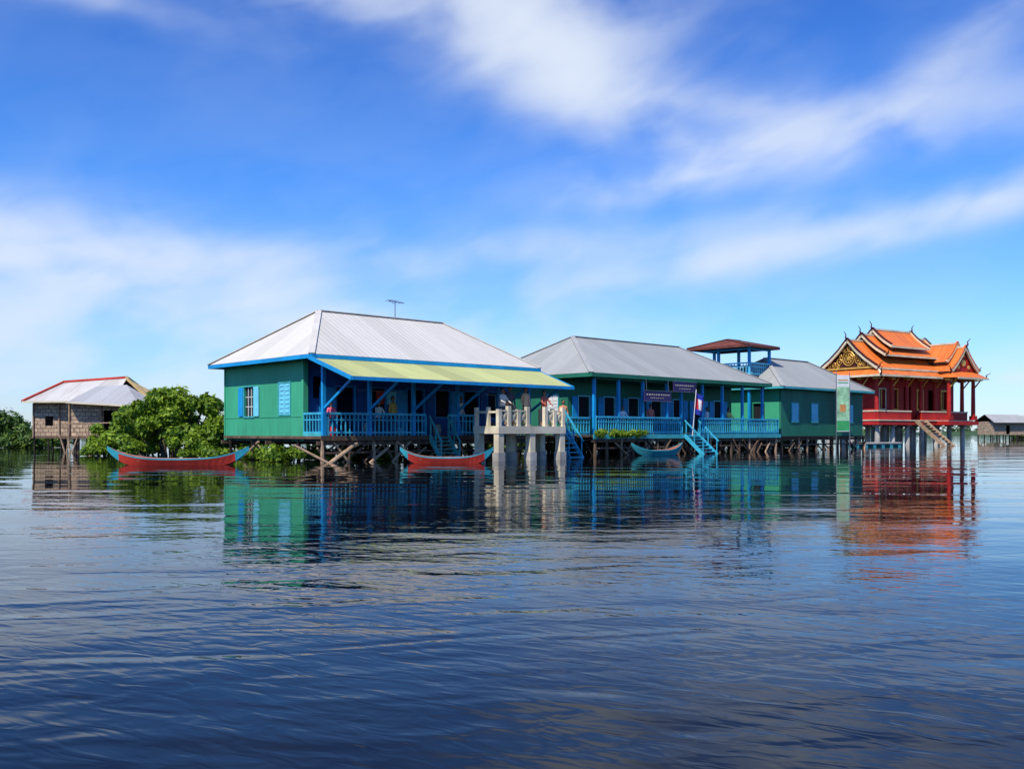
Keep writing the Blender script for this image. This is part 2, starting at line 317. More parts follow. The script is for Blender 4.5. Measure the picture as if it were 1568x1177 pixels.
shrub('marsh_bush',-20.5,47.3,1.2,.6,.55,10,2000,.08,LEAF,(.12,.25),.1)
for k,(x,y,rx,h,n) in enumerate([(-42.5,78,3.5,3.0,6000),(-37.4,74,2.2,2.2,3000),(-50,82,5,3.8,6000),(-60,86,6,4,5000)]):
    shrub('swamp_thicket',x,y,rx,2,h,26,n,.18,LEAFD,(.35,.9))
TH=math.radians(43); O=(-7.47,37.5)
U=(math.cos(TH),math.sin(TH)); Vv=(-math.sin(TH),math.cos(TH))
def P(a,b): return (O[0]+a*U[0]+b*Vv[0],O[1]+a*U[1]+b*Vv[1])
def strip(name,pts,n,leaf,matl,h,r=(.25,.5)):
    cl=[]
    for (x,y) in pts:
        rr=random.uniform(*r); cl.append((x,y,random.uniform(.0,h),rr))
    return leaves(name,cl,n,leaf,matl)
strip('water_hyacinth_mass',[P(random.uniform(-1,12.5),random.uniform(2.5,9)) for _ in range(90)],7000,.12,LEAF,.35)
strip('water_hyacinth_mass',[P(random.uniform(-.6,4.5),random.uniform(.4,4)) for _ in range(22)],3500,.09,LEAF,.4,(.12,.28))
strip('water_hyacinth_mass',[P(random.uniform(15,46),random.uniform(3,9)) for _ in range(150)],10000,.15,LEAFD,.6)
cl=[]
for i in range(560):
    x=-420+i*2.1+random.uniform(-2,2); y=430+30*math.sin(i*.05)+random.uniform(-8,8)
    hh=2.6+2.6*abs(math.sin(i*.11)+.5*math.sin(i*.37)); rr=random.uniform(1.3,2.8)
    for q in range(3): cl.append((x+random.uniform(-2,2),y,random.uniform(0.3,hh),rr))
leaves('distant_tree_line',cl,30000,1.0,FARLEAF)
mb=MB()
pr=[]
for i in range(60):
    x=-600+i*24; pr.append((x,455+15*math.sin(i*.7),1.8+.8*math.sin(i*1.3)))
for i in range(59):
    a,b_=pr[i],pr[i+1]
    mb.poly([(a[0],a[1]-25,-.1),(b_[0],b_[1]-25,-.1),b_,a],GRASSM); mb.poly([a,b_,(b_[0],b_[1]+60,-.1),(a[0],a[1]+60,-.1)],GRASSM)
mb.finish('shoreline_ground')

# ---------------------------------------------------------------- stilt house pieces
def stilts(name,par,a0,a1,b0,b1,zt,step,seed,diag=20,matp=WOOD):
    R=random.Random(seed); mb=MB(); a=a0
    while a<=a1+.01:
        bb=b0
        while bb<=b1+.01:
            j=R.uniform(-.12,.12); lean=R.uniform(-.14,.14)
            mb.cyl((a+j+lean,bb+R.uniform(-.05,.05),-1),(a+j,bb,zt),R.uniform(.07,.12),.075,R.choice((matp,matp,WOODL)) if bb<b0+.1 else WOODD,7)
            bb+=1.95
        a+=step
    for i in range(diag):
        a=R.uniform(a0,a1); b=R.choice([b0,b0-.12,b0+.15,b0+1.95,b0+3.9]); s=R.choice((-1,1))
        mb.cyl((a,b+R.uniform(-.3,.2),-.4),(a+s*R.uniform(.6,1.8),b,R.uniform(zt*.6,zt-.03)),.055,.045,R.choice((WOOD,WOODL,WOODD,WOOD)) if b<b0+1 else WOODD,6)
    for bb in (b0+.02,(b0+b1)/2,b1):
        mb.beam((a0-.3,bb,zt-.1),(a1+.3,bb,zt-.1),.1,.16,WOOD)
    mb.beam((a0,b0-.02,.38),(a1,b0-.02,.42),.05,.09,WOOD)
    return mb.finish(name,par)
def rail(mb,p,q,z,h,sp,matr,top=.09):
    p=Vector(p);q=Vector(q);Ln=(q-p).length
    mb.beam((*p,z+h),(*q,z+h),.08,top,matr); mb.beam((*p,z+.14),(*q,z+.14),.05,.07,matr)
    mb.beam((*p,z+h*.72),(*q,z+h*.72),.04,.05,matr)
    n=max(1,int(Ln/sp))
    for i in range(n+1):
        c=p+(q-p)*(i/n); mb.box(c.x-.022,c.x+.022,c.y-.02,c.y+.02,z+.0,z+h-.045,matr)
def stair(name,par,a0,a1,b0,z0,b1,z1,matr,n=7,rails=True):
    mb=MB()
    for a in (a0,a1): mb.beam((a,b0,z0),(a,b1,z1),.06,.2,matr)
    for i in range(n):
        t=(i+.5)/n; bb=b0+(b1-b0)*t; z=z0+(z1-z0)*t
        mb.box(a0+.031,a1-.031,bb-.11,bb+.11,z-.02,z+.02,matr)
    if rails:
        for a in (a0,a1):
            mb.beam((a,b0,z0+.85),(a,b1,z1+.85),.05,.07,matr)
            for t in (.1,.5,.92): mb.beam((a,b0+(b1-b0)*t,z0+(z1-z0)*t+.1),(a,b0+(b1-b0)*t,z0+(z1-z0)*t+.82),.045,.045,matr)
    return mb.finish(name,par)
CAP=mat('roof_ridge_cap',(.58,.55,.49),.6,.06,3,stain=.1); CAP2=mat('dull_ridge_cap',(.37,.37,.35),.6,.06,3,stain=.1)
def hip_roof(name,par,a0,a1,b0,b1,ze,r0,r1,rb,zr,mx,my,fascia,fh=.16):
    mb=MB(); A=(a0,b0,ze);B=(a1,b0,ze);C=(a1,b1,ze);D=(a0,b1,ze);R0=(r0,rb,zr);R1=(r1,rb,zr)
    mb.poly([A,B,R1,R0],mx); mb.poly([C,D,R0,R1],mx); mb.poly([B,C,R1],my); mb.poly([D,A,R0],my)
    k=-.06
    A2,B2,C2,D2,Q0,Q1=[(p[0],p[1],p[2]+k) for p in (A,B,C,D,R0,R1)]
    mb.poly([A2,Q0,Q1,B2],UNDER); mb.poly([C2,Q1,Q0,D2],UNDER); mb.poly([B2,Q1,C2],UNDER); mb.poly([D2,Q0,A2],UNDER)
    for p,q in((A,B),(B,C),(C,D),(D,A)): mb.beam((p[0],p[1],p[2]-fh/2-.01),(q[0],q[1],q[2]-fh/2-.01),.05,fh,fascia)
    for p,q in((R0,R1),(A,R0),(D,R0),(B,R1),(C,R1)): mb.beam((p[0],p[1],p[2]+.02),(q[0],q[1],q[2]+.02),.26,.035,CAP if mx is TINX else CAP2 if mx is TIN2X else mx)
    return mb.finish(name,par)
def window_b(mb,c,b0,b1,z0,z1,kind='closed',out=-1,matf=SHUT):
    x=c
    f=.06
    for (ya,yb,za,zb) in((b0-f,b1+f,z1,z1+f),(b0-f,b1+f,z0-f,z0),(b0-f,b0,z0,z1),(b1,b1+f,z0,z1)):
        mb.box(x-.045,x-.003,ya,yb,za,zb,TEAL)
    if kind=='closed':
        mid=(b0+b1)/2
        for ya,yb in((b0+.01,mid-.01),(mid+.01,b1-.01)):
            mb.box(x-.03,x+.01,ya,yb,z0+.01,z1-.01,matf)
            n=7
            for i in range(n):
                z=z0+.1+(z1-z0-.2)*i/(n-1); mb.box(x-.05,x-.031,ya+.07,yb-.07,z-.03,z+.03,matf)
    else:
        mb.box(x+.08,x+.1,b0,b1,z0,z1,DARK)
        wd=(b1-b0)/2
        mb.box(x-.06,x-.02,b0-wd-.08,b0-.08,z0,z1,matf); mb.box(x-.06,x-.02,b1+.08,b1+wd+.08,z0,z1,CYAN)
        for t in (.33,.66): mb.box(x+.02,x+.05,b0+(b1-b0)*t-.015,b0+(b1-b0)*t+.015,z0,z1,WHITE)
        for t in (.33,.66): mb.box(x+.051,x+.07,b0,b1,z0+(z1-z0)*t-.015,z0+(z1-z0)*t+.015,WHITE)
def window_a(mb,c,a0,a1,z0,z1,kind='closed',matf=SHUT,frame=TEAL):
    y=c; f=.06
    for (xa,xb,za,zb) in((a0-f,a1+f,z1,z1+f),(a0-f,a1+f,z0-f,z0),(a0-f,a0,z0,z1),(a1,a1+f,z0,z1)):
        mb.box(xa,xb,y-.045,y-.003,za,zb,frame)
    if kind=='closed':
        mid=(a0+a1)/2
        for xa,xb in((a0+.01,mid-.01),(mid+.01,a1-.01)):
            mb.box(xa,xb,y-.03,y+.01,z0+.01,z1-.01,matf)
            for i in range(6):
                z=z0+.12+(z1-z0-.24)*i/5; mb.box(xa+.07,xb-.07,y-.05,y-.031,z-.03,z+.03,matf)
    else:
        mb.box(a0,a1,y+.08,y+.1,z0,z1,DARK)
        wd=(a1-a0)/2
        mb.box(a0-wd-.08,a0-.08,y-.07,y-.03,z0,z1,matf); mb.box(a1+.08,a1+wd+.08,y-.07,y-.03,z0,z1,matf)

# ================================================================ HOUSE 1
H1=empty('stilt_schoolhouse',(O[0],O[1],0),TH)
mb=MB()
mb.wall('b',1.6,8.4,0,.12,.85,4.2,[(2.55,3.45,1.95,3.25),(5.7,6.55,1.9,3.2)],GREEN)
mb.box(-.02,-.003,1.6,8.4,1.83,1.87,GREEN)
mb.wall('a',.13,11.4,1.6,.12,.95,4.15,[(.5,.95,2.6,3.5),(1.6,2.5,1.05,3.1),(3.2,4.1,1.9,3.1),(5.3,6.2,1.05,3.1),(6.9,7.7,1.9,3.1),(8.6,9.5,1.05,3.1),(10.1,10.9,1.9,3.1)],BLUEW)
mb.box(11.28,11.4,1.73,8.4,.85,4.15,GREEN); mb.box(.13,11.27,8.28,8.4,.85,4.15,GREEN)
mb.box(.13,11.27,4.5,4.6,1.0,4.1,BLUEW)
mb.box(-.05,.17,1.44,1.597,.85,4.15,GREEN); mb.box(-.03,.1,8.405,8.5,.85,4.2,GREEN)
mb.finish('walls',H1)
mb=MB(); window_b(mb,0,2.55,3.45,1.95,3.25,'closed'); window_b(mb,0,5.7,6.55,1.9,3.2,'open')
for a0,a1 in((3.2,4.1),(6.9,7.7),(10.1,10.9)): window_a(mb,1.6,a0,a1,1.9,3.1,'open',BLUEW,CYAN)
for a0,a1 in((1.6,2.5),(5.3,6.2),(8.6,9.5)):
    mb.box(a0-.07,a0,1.55,1.597,1.05,3.17,CYAN); mb.box(a1,a1+.07,1.55,1.597,1.05,3.17,CYAN); mb.box(a0,a1,1.55,1.597,3.1,3.17,CYAN)
    mb.box(a0-.85,a0-.09,1.5,1.54,1.05,3.08,CYAN)
mb.box(7.85,8.35,1.57,1.595,2.0,3.0,WHITE)
mb.finish('windows_and_doors',H1)
mb=MB(); mb.box(-.15,11.5,-.12,8.3,.93,1.045,WOOD); mb.box(-.2,11.6,-.17,-.125,.86,1.06,WOOD)
for i in range(24): mb.box(i*.49,i*.49+.08,-.1,8.2,.80,.928,WOODD)
mb.finish('floor_deck',H1)
hip_roof('main_roof',H1,-.6,12.0,-.1,8.9,4.28,2.42,9.5,4.3,6.62,TINX,TINY,CYAN)
mb=MB()
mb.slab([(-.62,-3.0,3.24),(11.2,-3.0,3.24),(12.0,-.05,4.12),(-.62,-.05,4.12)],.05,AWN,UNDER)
mb.beam((-.66,-3.03,3.2),(11.24,-3.03,3.2),.05,.14,CYAN); mb.beam((-.66,-3.0,3.2),(-.66,0,4.14),.05,.15,CYAN); mb.beam((11.25,-3.0,3.2),(12.05,0,4.08),.05,.15,CYAN)
for bb,z in((-2.1,3.44),(-1.1,3.74)): mb.beam((-.55,bb,z-.02),(11.3,bb,z-.02),.06,.09,WOODD)
for a in (.0,2.2,4.45,6.9,9.3,11.3):
    mb.beam((a,-2.95,3.17),(a,0,4.0),.07,.1,CYAN)
    mb.beam((a,-.05,2.15),(a,-2.2,3.33),.07,.1,CYAN)
mb.finish('awning',H1)
mb=MB()
for a in (0,2.2,4.45,6.9,9.3,11.3): mb.box(a-.07,a+.07,-.07,.07,1.05,4.1,CYAN)
mb.beam((-.0,0,4.0),(11.4,0,4.0),.1,.14,CYAN)
mb.finish('veranda_posts',H1)
mb=MB(); rail(mb,(.0,-.02),(5.1,-.02),1.05,.9,.2,RAIL); rail(mb,(6.35,-.02),(8.0,-.02),1.05,.9,.2,RAIL); rail(mb,(9.6,-.02),(11.3,-.02),1.05,.9,.2,RAIL); rail(mb,(-.03,.05),(-.03,1.42),1.05,.9,.2,RAIL)
mb.box(-.075,-.055,.05,1.42,1.0,1.18,TEAL)
mb.finish('railing',H1)
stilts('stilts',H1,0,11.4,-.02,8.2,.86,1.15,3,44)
stair('water_stairs',H1,5.22,6.24,-.12,1.05,-1.0,-.1,TEAL)
mb=MB()
mb.cyl((6.6,4.3,6.6),(6.6,4.3,7.5),.025,.02,METAL,6); mb.beam((6.15,4.3,7.45),(7.1,4.3,7.38),.03,.03,METAL)
for i in range(5): mb.beam((6.25+i*.18,4.0,7.45-i*.015),(6.25+i*.18,4.6,7.45-i*.015),.015,.015,METAL)
mb.beam((6.6,4.3,7.3),(6.25,4.3,7.43),.015,.015,METAL)
mb.finish('tv_antenna',H1)
mb=MB()
for (a,b,a2,b2,z2,r) in ((-.6,-.7,1.5,-.1,.75,.09),(.2,-1.1,-1.2,.2,.7,.06),(2.6,-.6,4.2,-.1,.8,.06),(1.2,-.9,2.9,-.3,.55,.07),(-.4,2.0,-.5,4.4,.6,.07),(-.4,6.8,-.2,4.9,.8,.06),(4.4,-.5,3.5,-.1,.85,.05),(7.3,-.5,6.7,-.1,.8,.06)):
    mb.cyl((a,b,-.3),(a2,b2,z2),r,r*.8,WOODL,7)
mb.finish('leaning_logs',H1)
mb=MB()
for a,bb,r,h,mm in((1.2,1.2,.16,.4,RED),(3.0,1.3,.2,.55,CONCG),(4.6,1.25,.18,.35,SHUT),(6.7,1.2,.2,.5,CONCG),(10.2,1.3,.2,.6,WOODL)):
    mb.tube([(a,bb,1.047),(a,bb,1.047+h*.5),(a,bb,1.047+h*.9),(a,bb,1.047+h)],[r*.7,r,r*.75,r*.8],mm,12)
for (a,c_,mm) in ((3.15,.45,RED),(3.7,.5,SHUT),(9.95,.5,CREAM),(10.6,.45,RED)):
    mb.slab([(a,.9,2.95),(a+c_,.9,2.94),(a+c_*.95,.92,2.39),(a+.03,.93,2.4)],.004,mm)
mb.beam((2.2,.9,2.96),(4.45,.9,2.95),.012,.012,METAL); mb.beam((9.3,.9,2.96),(11.3,.9,2.95),.012,.012,METAL)
mb.finish('jars_and_hanging_laundry',H1)

# ================================================================ concrete landing
CL=empty('concrete_landing_pier',(O[0],O[1],0),TH)
mb=MB()
a0,a1,b0,b1=6.2,10.2,-3.5,-1.9
mb.box(a0,a1,b0,b1,1.14,1.46,CONC)
mb.box(8.1,9.5,b1+.003,-.2,1.12,1.42,CONC)
for a in (a0+.17,a0+2.0,a1-.17):
    for bb in (b0+.18,b1-.18):
        mb.box(a-.15,a+.15,bb-.15,bb+.15,.35,1.137,CONC); mb.box(a-.19,a+.19,bb-.19,bb+.19,-1,.347,CONCG)
mb.finish('deck_and_legs',CL)
mb=MB()
n=8
fa=[a0+.1+(a1-a0-.2)*i/(n-1) for i in range(n)]
for i,a in enumerate(fa):
    if i in (4,): continue
    mb.box(a-.085,a+.085,b0+.02,b0+.19,1.463,2.16+(.14 if i%2 else 0),CONC)
for i in range(n-1):
    if i in (3,4): continue
    xa=fa[i]+.09; xb=fa[i+1]-.09
    mb.beam((xa,b0+.1,1.6),(xb,b0+.1,2.05),.07,.08,CONC); mb.beam((xa,b0+.11,2.05),(xb,b0+.11,1.6),.06,.08,CONC)
    mb.box(xa-.005,xb+.005,b0+.06,b0+.14,2.06,2.13,CONC)
for a in (a0+.09,a1-.09):
    for bb in (b0+.75,b1-.1): mb.box(a-.07,a+.07,bb-.07,bb+.07,1.463,2.25,CONC)
    mb.box(a-.04,a+.04,b0+.2,b1-.17,2.0,2.09,CONC)
mb.finish('balustrade',CL)
stair('side_steps',CL,12.6,13.5,-.25,1.45,-1.5,-.1,RAIL)

# ================================================================ walkway between houses
WK=empty('timber_walkway',(O[0],O[1],0),TH)
mb=MB(); mb.box(11.65,15.7,-.1,2.2,.98,1.04,WOOD)
for a in (12.2,13.4,14.6): 
    for bb in (0,1.9): mb.cyl((a,bb,-1),(a,bb,.98),.08,.07,WOODD,7)
mb.finish('deck',WK)
mb=MB(); rail(mb,(13.6,-.08),(15.5,-.08),1.05,.88,.2,RAIL); mb.finish('railing',WK)

# ================================================================ HOUSE 2
H2=empty('stilt_schoolhouse',(O[0],O[1],0),TH)
mb=MB()
ops=[]; a=16.8
for i in range(7): ops.append((a,a+.85,1.1 if i%2 else 1.95,3.1)); a+=2.05
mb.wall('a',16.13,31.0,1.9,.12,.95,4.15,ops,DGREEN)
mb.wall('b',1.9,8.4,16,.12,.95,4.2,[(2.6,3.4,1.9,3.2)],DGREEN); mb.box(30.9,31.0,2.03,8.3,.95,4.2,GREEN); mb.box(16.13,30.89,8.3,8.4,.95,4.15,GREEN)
mb.box(16.13,30.8,5.0,5.1,1.0,4.1,BLUEW)
mb.finish('walls',H2)
mb=MB(); window_b(mb,16,2.6,3.4,1.9,3.2,'closed',matf=WHITE)
for i,o in enumerate(ops):
    window_a(mb,1.9,o[0],o[1],o[2]+.01,o[3],'open',CYAN,SHUT)
mb.finish('windows_and_doors',H2)
mb=MB(); mb.box(15.8,33.4,-.1,8.3,.95,1.06,WOOD); mb.box(15.75,33.45,-.16,-.105,.86,1.08,TEAL)
for i in range(36): mb.box(15.9+i*.49,15.98+i*.49,-.08,8.2,.80,.948,WOODD)
mb.finish('floor_deck',H2)
hip_roof('main_roof',H2,15.3,32.0,-.4,9.0,4.22,19.0,28.8,4.4,6.62,TIN2X,TIN2Y,DGREEN,.2)
mb=MB()
pa=[16.0,17.9,19.9,22.0,23.3,25.3,27.3,29.4,31.6]
for a in pa: mb.box(a-.07,a+.07,-.02,.12,1.07,4.1,CYAN)
mb.beam((15.9,.05,3.98),(31.8,.05,3.98),.1,.14,DGREEN)
mb.finish('veranda_posts',H2)
mb=MB(); rail(mb,(16.05,-.05),(23.3,-.05),1.07,.92,.19,RAIL); rail(mb,(24.8,-.05),(33.3,-.05),1.07,.92,.19,RAIL); rail(mb,(33.3,0),(33.3,1.9),1.07,.92,.19,RAIL)
mb.finish('railing',H2)
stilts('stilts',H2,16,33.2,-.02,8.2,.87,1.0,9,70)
stair('water_stairs',H2,23.4,24.7,-.1,1.05,-1.5,-.15,RAIL)
mb=MB()
for a,b_,z in ((19.4,21.7,3.15),(21.9,24.0,3.72)):
    mb.box(a,b_,-.5,-.45,z-.27,z+.27,SIGN)
    for (x0,x1,z0,z1) in ((a-.04,b_+.04,z+.27,z+.29),(a-.04,b_+.04,z-.29,z-.27)): mb.box(x0,x1,-.52,-.44,z0,z1,METAL)
    R=random.Random(int(a)); x=a+.15
    while x<b_-.25:
        wd=R.uniform(.06,.16); mb.box(x,x+wd,-.506,-.501,z+.04,z+.10,CREAM); x+=wd+.08
    x=a+.5
    while x<b_-.6:
        wd=R.uniform(.05,.13); mb.box(x,x+wd,-.506,-.501,z-.13,z-.09,CREAM); x+=wd+.08
    for x in (a+.2,b_-.2): mb.beam((x,-.47,z+.3),(x,-.42,4.1),.02,.02,METAL)
mb.finish('name_signs',H2)
pl=[]
for i in range(40): pl.append((random.uniform(15.9,19.8),-.3+random.uniform(-.12,.12),random.uniform(1.05,1.22),random.uniform(.1,.2)))
o=leaves('deck_edge_plants',pl,4000,.06,LEAF,H2)
FL=empty('national_flag',(*P(23.35,-.7),0),TH)
mb=MB(); mb.cyl((0,0,1.0),(.35,0,3.6),.025,.02,WHITE,6); mb.beam((.02,0,1.15),(.02,.6,1.15),.04,.04,METAL)
FB=mat('flag_blue',(.02,.04,.35),.7); FR=mat('flag_red',(.6,.02,.03),.7)
nx=8
def fp(i,t):
    s=i/nx
    return (.35-.1*t-.02+s*.72,math.sin(s*6+t*2)*.09,3.5-1.25*t-.35*s*(1-t*.3))
for i in range(nx):
    for t0,t1,mm in((0,.25,FB),(.25,.75,FR),(.75,1,FB)):
        mb.poly([fp(i,t0),fp(i+1,t0),fp(i+1,t1),fp(i,t1)],mm if not(mm is FR and 3<=i<=4) else WHITE)
mb.finish('pole_and_cloth',FL)

# ================================================================ lookout pavilion
LP=empty('lookout_pavilion',(*P(35,3.6),0),TH)
mb=MB()
for x in (-1.2,1.2):
    for y in (-1.2,1.2): mb.box(x-.08,x+.08,y-.08,y+.08,-1,6.85,CYAN)
mb.box(-.08,.08,2.3,2.46,-1,6.85,CYAN)
mb.beam((-1.2,-1.2,6.7),(1.2,-1.2,6.7),.08,.12,CYAN); mb.beam((-1.2,-1.2,6.7),(-1.2,2.4,6.7),.08,.12,CYAN)
mb.finish('posts',LP)
mb=MB(); mb.box(-1.35,1.35,-1.35,1.35,4.75,4.9,WOOD); mb.finish('platform_deck',LP)
mb=MB()
for p,q in (((-1.25,-1.29),(1.25,-1.29)),((1.29,-1.25),(1.29,1.25)),((1.25,1.29),(-1.25,1.29)),((-1.29,1.25),(-1.29,-1.25))): rail(mb,p,q,4.92,.85,.22,SHUT)
mb.finish('railing',LP)
hip_roof('roof',LP,-2.2,1.7,-1.7,3.1,6.9,-.9,.5,.7,7.45,BROWNR,BROWNR,BROWNR,.14)

# ================================================================ HOUSE 3
H3=empty('stilt_house',(O[0],O[1],0),TH)
mb=MB()
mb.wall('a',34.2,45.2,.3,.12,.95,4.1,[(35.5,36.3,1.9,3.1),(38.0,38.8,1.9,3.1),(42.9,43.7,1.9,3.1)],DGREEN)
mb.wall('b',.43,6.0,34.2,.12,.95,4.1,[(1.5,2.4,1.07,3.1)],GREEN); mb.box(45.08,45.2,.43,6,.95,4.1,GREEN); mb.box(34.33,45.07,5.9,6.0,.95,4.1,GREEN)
mb.finish('walls',H3)
mb=MB()
for a in (35.5,38.0,42.9): window_a(mb,.3,a,a+.8,1.9,3.1,'closed')
mb.box(34.36,34.4,1.5,2.4,1.07,3.1,DARK)
mb.finish('windows',H3)
mb=MB(); mb.box(33.6,45.4,.1,6.1,.86,.945,WOODD); mb.finish('floor_deck',H3)
hip_roof('roof',H3,33.6,46.0,-.2,6.6,4.15,37.0,42.5,3.2,6.3,TIN2X,TIN2Y,TEAL,.14)
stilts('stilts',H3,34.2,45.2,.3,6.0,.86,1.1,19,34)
BN=empty('vertical_banner',(*P(40.6,-.6),0),math.radians(15))
mb=MB(); GB=mat('banner_green',(.05,.38,.12),.6); YB=mat('banner_orange',(.7,.3,.1),.6)
mb.cyl((-.52,0,-.8),(-.52,0,5.4),.04,.03,METAL,7); mb.cyl((.52,0,-.8),(.52,0,5.3),.04,.03,METAL,7)
mb.box(-.5,.5,-.015,.0,1.25,5.1,WHITE); mb.box(-.48,.48,-.022,-.018,1.3,2.0,GB); mb.box(-.48,.48,-.022,-.018,2.04,4.3,mat('banner_pale_green',(.35,.62,.36),.6,stain=.5,scale=5))
mb.box(-.25,.2,-.028,-.024,2.6,3.1,YB); mb.box(-.4,.4,-.022,-.018,4.55,4.62,GB); mb.box(-.4,.4,-.022,-.018,4.72,4.8,YB)
mb.finish('banner_panel',BN)

# ================================================================ TEMPLE
TT=math.radians(33); TP=(31.7,82.0)
T=empty('khmer_temple_pavilion',(TP[0],TP[1],0),TT)
Wd,Ln=5.7,13.4
mb=MB()
xs=[.3+i*(Ln-.6)/6 for i in range(7)]
for x in xs:
    for y in (.3,2.85,Wd-.3):
        mb.cyl((x,y,-1),(x,y,1.7),.24,.2,CONCG,10)
        mb.box(x-.28,x+.28,y-.28,y+.28,1.7,1.85,CONCG)
mb.finish('concrete_legs',T)
mb=MB()
mb.box(-.3,Ln+.3,-.3,Wd+.3,1.853,2.2,RED); mb.box(-.36,Ln+.36,-.36,Wd+.36,2.203,2.29,CREAM)
mb.box(8.0,12.6,-1.6,-.37,1.853,2.2,RED)
mb.finish('base_platform',T)
mb=MB()
def lowwall(x0,x1,y0,y1):
    mb.box(x0,x1,y0,y1,2.293,3.0,RED); mb.box(x0-.04,x1+.04,y0-.04,y1+.04,3.003,3.12,CREAM)
lowwall(0,4.7,0,.16); lowwall(6.3,Ln,0,.16); lowwall(0,.16,.21,Wd-.05)
mb.wall('a',.9,Ln-.7,.95,.15,2.29,6.4,[(1.5,2.3,3.3,5.0),(3.2,4.0,3.3,5.0),(5.0,6.1,2.3,5.3),(7.0,7.8,3.3,5.0),(8.7,9.6,2.3,5.1),(10.7,11.5,3.3,5.0)],RED)
mb.wall('b',1.11,Wd-.7,.9,.15,2.29,6.4,[(2.2,3.4,2.5,4.9)],RED); mb.box(Ln-.85,Ln-.7,1.11,Wd-.7,2.29,6.4,RED); mb.box(1.06,Ln-.86,Wd-.85,Wd-.7,2.29,6.4,DRED)
for (xa,xb) in ((1.5,2.3),(3.2,4.0),(7.0,7.8),(10.7,11.5)):
    for (x0,x1,z0,z1) in ((xa-.1,xb+.1,5.0,5.12),(xa-.1,xb+.1,3.18,3.3),(xa-.1,xa,3.3,5.0),(xb,xb+.1,3.3,5.0)): mb.box(x0,x1,.88,.947,z0,z1,CREAM if xa<3 else GOLD)
    mb.box(xa,xb,1.06,1.09,3.3,5.0,DRED)
    mb.box((xa+xb)/2-.03,(xa+xb)/2+.03,1.0,1.055,3.3,5.0,GOLD)
mb.box(1.4,1.45,1.3,Wd-1,2.3,6.3,DARK)
mb.finish('walls',T)
mb=MB()
cols=[(x,.35) for x in xs]+[(.35,y) for y in (2.0,3.7,Wd-.35)]+[(x,-1.3) for x in (8.4,12.2)]
for x,y in cols:
    mb.cyl((x,y,2.7),(x,y,5.85),.19,.16,RED,12); mb.box(x-.25,x+.25,y-.25,y+.25,2.295,2.7,RED); mb.box(x-.24,x+.24,y-.24,y+.24,5.85,6.05,GOLD)
    mb.beam((x,y-.15,5.3),(x,y-.75,6.0),.08,.1,GOLD)
mb.box(.1,Ln-.1,.15,.5,6.05,6.3,RED); mb.box(.1,.5,.55,Wd-.1,6.05,6.3,RED)
mb.finish('columns',T)
mb=MB()
prof=[(1,0),(.62,.30),(.3,.62),(0,1)]
def roofprof(x0,x1,yc,hw,z0,z1,matl):
    for s in (-1,1):
        for i in range(3):
            (p,h),(p2,h2)=prof[i],prof[i+1]
            ya,za=yc+s*hw*p,z0+(z1-z0)*h; yb,zb=yc+s*hw*p2,z0+(z1-z0)*h2
            q=[(x0,ya,za),(x1,ya,za),(x1,yb,zb),(x0,yb,zb)]
            mb.poly(q if s<0 else q[::-1],matl)
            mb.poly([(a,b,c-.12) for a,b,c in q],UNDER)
            for x in (x0,x1):
                k=-.02 if x==x0 else .02
                mb.beam((x,ya,za),(x,yb,zb),.16,.24,CREAM); mb.beam((x+k,ya,za+.2),(x+k,yb,zb+.2),.13,.16,MAROON)
        mb.beam((x0,yc+s*hw,z0-.02),(x1,yc+s*hw,z0-.02),.1,.16,CREAM)
    mb.beam((x0,yc,z1+.06),(x1,yc,z1+.06),.16,.16,CREAM)
def roofprofy(y0,y1,xc,hw,z0,z1,matl):
    for s in (-1,1):
        for i in range(3):
            (p,h),(p2,h2)=prof[i],prof[i+1]
            xa,za=xc+s*hw*p,z0+(z1-z0)*h; xb,zb=xc+s*hw*p2,z0+(z1-z0)*h2
            q=[(xa,y0,za),(xa,y1,za),(xb,y1,zb),(xb,y0,zb)]
            mb.poly(q,matl); mb.poly([(a,b,c-.12) for a,b,c in q],UNDER)
            mb.beam((xa,y0,za),(xb,y0,zb),.16,.24,CREAM); mb.beam((xa,y0-.02,za+.2),(xb,y0-.02,zb+.2),.13,.16,ORANGE)
    mb.beam((xc,y0,z1+.06),(xc,y1,z1+.06),.16,.16,CREAM)
def horn(p,d,h,matl=MAROON):
    x,y,z=p; dx,dy=d
    pts=[(x,y,z),(x+dx*.25,y+dy*.25,z+h*.25),(x+dx*.2,y+dy*.2,z+h*.6),(x+dx*.5,y+dy*.5,z+h)]
    mb.tube(pts,[.09,.07,.045,.02],matl,6)
yc=Wd/2
def rect(k,z): return [(k,k,z),(Ln-k,k,z),(Ln-k,Wd-k,z),(k,Wd-k,z)]
inn=rect(.5,7.1); out=rect(-.95,6.15)
for i in range(4):
    j=(i+1)%4
    mb.poly([out[i],out[j],inn[j],inn[i]],ORANGE if i%2==0 else ORANGEY)
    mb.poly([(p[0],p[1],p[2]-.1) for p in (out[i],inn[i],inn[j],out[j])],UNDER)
    mb.beam((out[i][0],out[i][1],out[i][2]-.06),(out[j][0],out[j][1],out[j][2]-.06),.1,.18,CREAM)
    mb.beam(out[i],inn[i],.16,.16,CREAM)
for p,d in ((out[0],(-1,-1)),(out[1],(1,-1)),(out[3],(-1,1))): horn(p,d,.6)
roofprof(-.4,Ln-.6,yc,3.1,6.75,9.35,ORANGE)
roofprof(1.6,Ln-2.4,yc,2.5,8.0,9.95,ORANGE)
roofprof(3.2,Ln-4.6,yc,2.0,8.85,10.5,ORANGE)
roofprofy(-1.7,yc,10.3,2.1,6.7,8.9,ORANGEY)
roofprofy(-.9,yc,10.3,1.6,7.6,9.3,ORANGEY)
